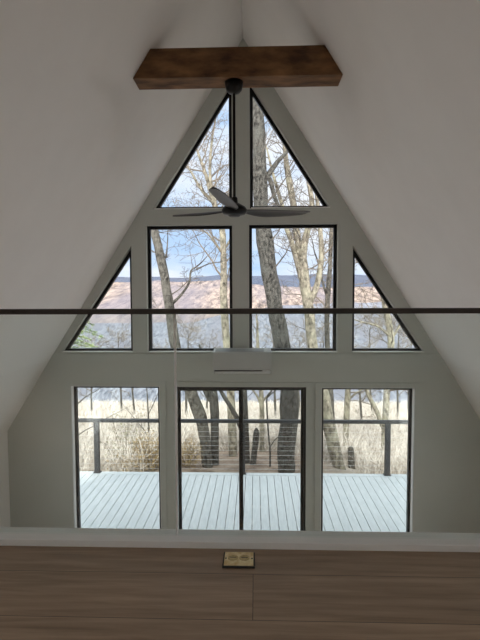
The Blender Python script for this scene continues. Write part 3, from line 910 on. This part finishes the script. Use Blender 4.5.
shrub('low ochre-leaved shrub at the right corner of the lower left window', 153, 12.2, .95, .75, 'ochre', 30, 60, 51)
shrub('olive-leaved upright shrub between deck post and ochre shrub', 124, 12.6, 1.6, .30, 'olive', 14, 30, 52)
shrub('rusty low shrub beside the trunks behind the left door panel', 187, 12.6, .85, .7, 'ochre', 22, 44, 53)


def brush():
    rng = random.Random(5)
    m = MB()
    for k in range(15000):
        y = 12.0 + 46 * rng.random() ** 1.15
        x = rng.uniform(-.62, .62) * y
        if y < 15.6 and abs(x + .1) < 2.2 and rng.random() < .95: continue
        if y < 13.5 and -2.6 < x < 3.0: continue
        g = gz(x, y)
        for s in range(3):
            L = rng.uniform(.45, 1.25) * (1 + max(0, y - 30) * .004)
            p = Vector((x + rng.gauss(0, .15), y + rng.gauss(0, .15), g - .05))
            d = Vector((rng.gauss(0, .38), rng.gauss(0, .38), 1)).normalized()
            q = p + d * L * .55
            d2 = (d + Vector((rng.gauss(0, .4), rng.gauss(0, .4), 0))).normalized()
            r = .006 + .00028 * y
            m.tube([p, q, q + d2 * L * .45], [r, r * .8, r * .4], 3)
            for b in range(2):
                d3 = (d + Vector((rng.gauss(0, .8), rng.gauss(0, .8), .1))).normalized()
                o = p.lerp(q, rng.uniform(.4, 1))
                m.tube([o, o + d3 * L * .4], [r * .7, r * .35], 3)
    o = m.build('brush', M['brush'], recalc=False)
    tag(o, 'pale dry brush covering the slope beyond the deck', 'brush', kind='stuff')


brush()

# ------------------------------------------------------------ sky and sun
GLOW = 2.6
wd = bpy.data.worlds.new('sky'); scene.world = wd; wd.use_nodes = True
nt = wd.node_tree; bg = nt.nodes['Background']
tc = N(nt, 'ShaderNodeTexCoord')
mp = N(nt, 'ShaderNodeMapping'); mp.inputs['Scale'].default_value = (1.0, 1.0, 4.2); mp.inputs['Location'].default_value = (0.3, 0.1, 0.45)
nt.links.new(tc.outputs['Generated'], mp.inputs['Vector'])
nz = N(nt, 'ShaderNodeTexNoise', Scale=2.6, Detail=6.0, Roughness=0.55)
nt.links.new(mp.outputs[0], nz.inputs['Vector'])
cr = N(nt, 'ShaderNodeValToRGB')
cr.color_ramp.elements[0].position = 0.36; cr.color_ramp.elements[0].color = (0.50, 0.68, 0.95, 1)
cr.color_ramp.elements[1].position = 0.56; cr.color_ramp.elements[1].color = (0.90, 0.93, 1.0, 1)
nt.links.new(nz.outputs['Fac'], cr.inputs['Fac'])
sx = N(nt, 'ShaderNodeSeparateXYZ'); nt.links.new(tc.outputs['Generated'], sx.inputs[0])
mr = N(nt, 'ShaderNodeMapRange'); mr.inputs['From Min'].default_value = 0.42; mr.inputs['From Max'].default_value = 0.85
mr.inputs['To Min'].default_value = 0.0; mr.inputs['To Max'].default_value = 1.0
nt.links.new(sx.outputs['Z'], mr.inputs['Value'])
mx = N(nt, 'ShaderNodeMix', _data_type='RGBA'); mx.inputs[7].default_value = (2.1, 2.15, 2.25, 1)   # brighter high cloud overhead
nt.links.new(mr.outputs[0], mx.inputs[0]); nt.links.new(cr.outputs['Color'], mx.inputs[6])
# sky glow added to light the room, to the sides of and behind the house, strongest low down
ml = N(nt, 'ShaderNodeMapRange', _interpolation_type='SMOOTHSTEP'); ml.inputs['From Min'].default_value = 0.80; ml.inputs['From Max'].default_value = 0.0
ml.inputs['To Min'].default_value = 0.0; ml.inputs['To Max'].default_value = GLOW
nt.links.new(sx.outputs['Y'], ml.inputs['Value'])
mh = N(nt, 'ShaderNodeMapRange', _interpolation_type='SMOOTHSTEP'); mh.inputs['From Min'].default_value = 0.75; mh.inputs['From Max'].default_value = 0.25
nt.links.new(sx.outputs['Z'], mh.inputs['Value'])
mm = N(nt, 'ShaderNodeMath', _operation='MULTIPLY'); nt.links.new(ml.outputs[0], mm.inputs[0]); nt.links.new(mh.outputs[0], mm.inputs[1])
gc = N(nt, 'ShaderNodeVectorMath', _operation='SCALE'); gc.inputs[0].default_value = (1.0, .93, .84)
nt.links.new(mm.outputs[0], gc.inputs['Scale'])
vm = N(nt, 'ShaderNodeVectorMath', _operation='ADD')
nt.links.new(mx.outputs[2], vm.inputs[0]); nt.links.new(gc.outputs[0], vm.inputs[1])
nt.links.new(vm.outputs[0], bg.inputs['Color'])
bg.inputs['Strength'].default_value = 0.5

sl = bpy.data.lights.new('sun', 'SUN'); sl.energy = 2.2; sl.angle = math.radians(9); sl.color = (1.0, 0.93, 0.82)
so = bpy.data.objects.new('sun', sl); COL.objects.link(so)
sd = Vector((0.10, 0.85, -0.75))         # direction the light travels: from behind the house, over its left shoulder
so.rotation_euler = sd.to_track_quat('-Z', 'Y').to_euler()

# ------------------------------------------------------------------ camera
cd = bpy.data.cameras.new('camera'); cam = bpy.data.objects.new('camera', cd); COL.objects.link(cam)
cd.sensor_fit = 'VERTICAL'; cd.sensor_height = 24.0; cd.lens = F / 640 * 24.0
cd.clip_start = 0.05; cd.clip_end = 8000
cam.matrix_world = Matrix.Translation(CAM) @ ROT.to_4x4()
scene.camera = cam

scene.view_settings.view_transform = 'Standard'
scene.view_settings.look = 'None'
scene.view_settings.exposure = 1.25
scene.view_settings.gamma = 1.0
scene.view_settings.use_curve_mapping = False
scene.cycles.max_bounces = 14
scene.cycles.diffuse_bounces = 8
scene.cycles.transparent_max_bounces = 32
scene.cycles.caustics_reflective = False
scene.cycles.caustics_refractive = False
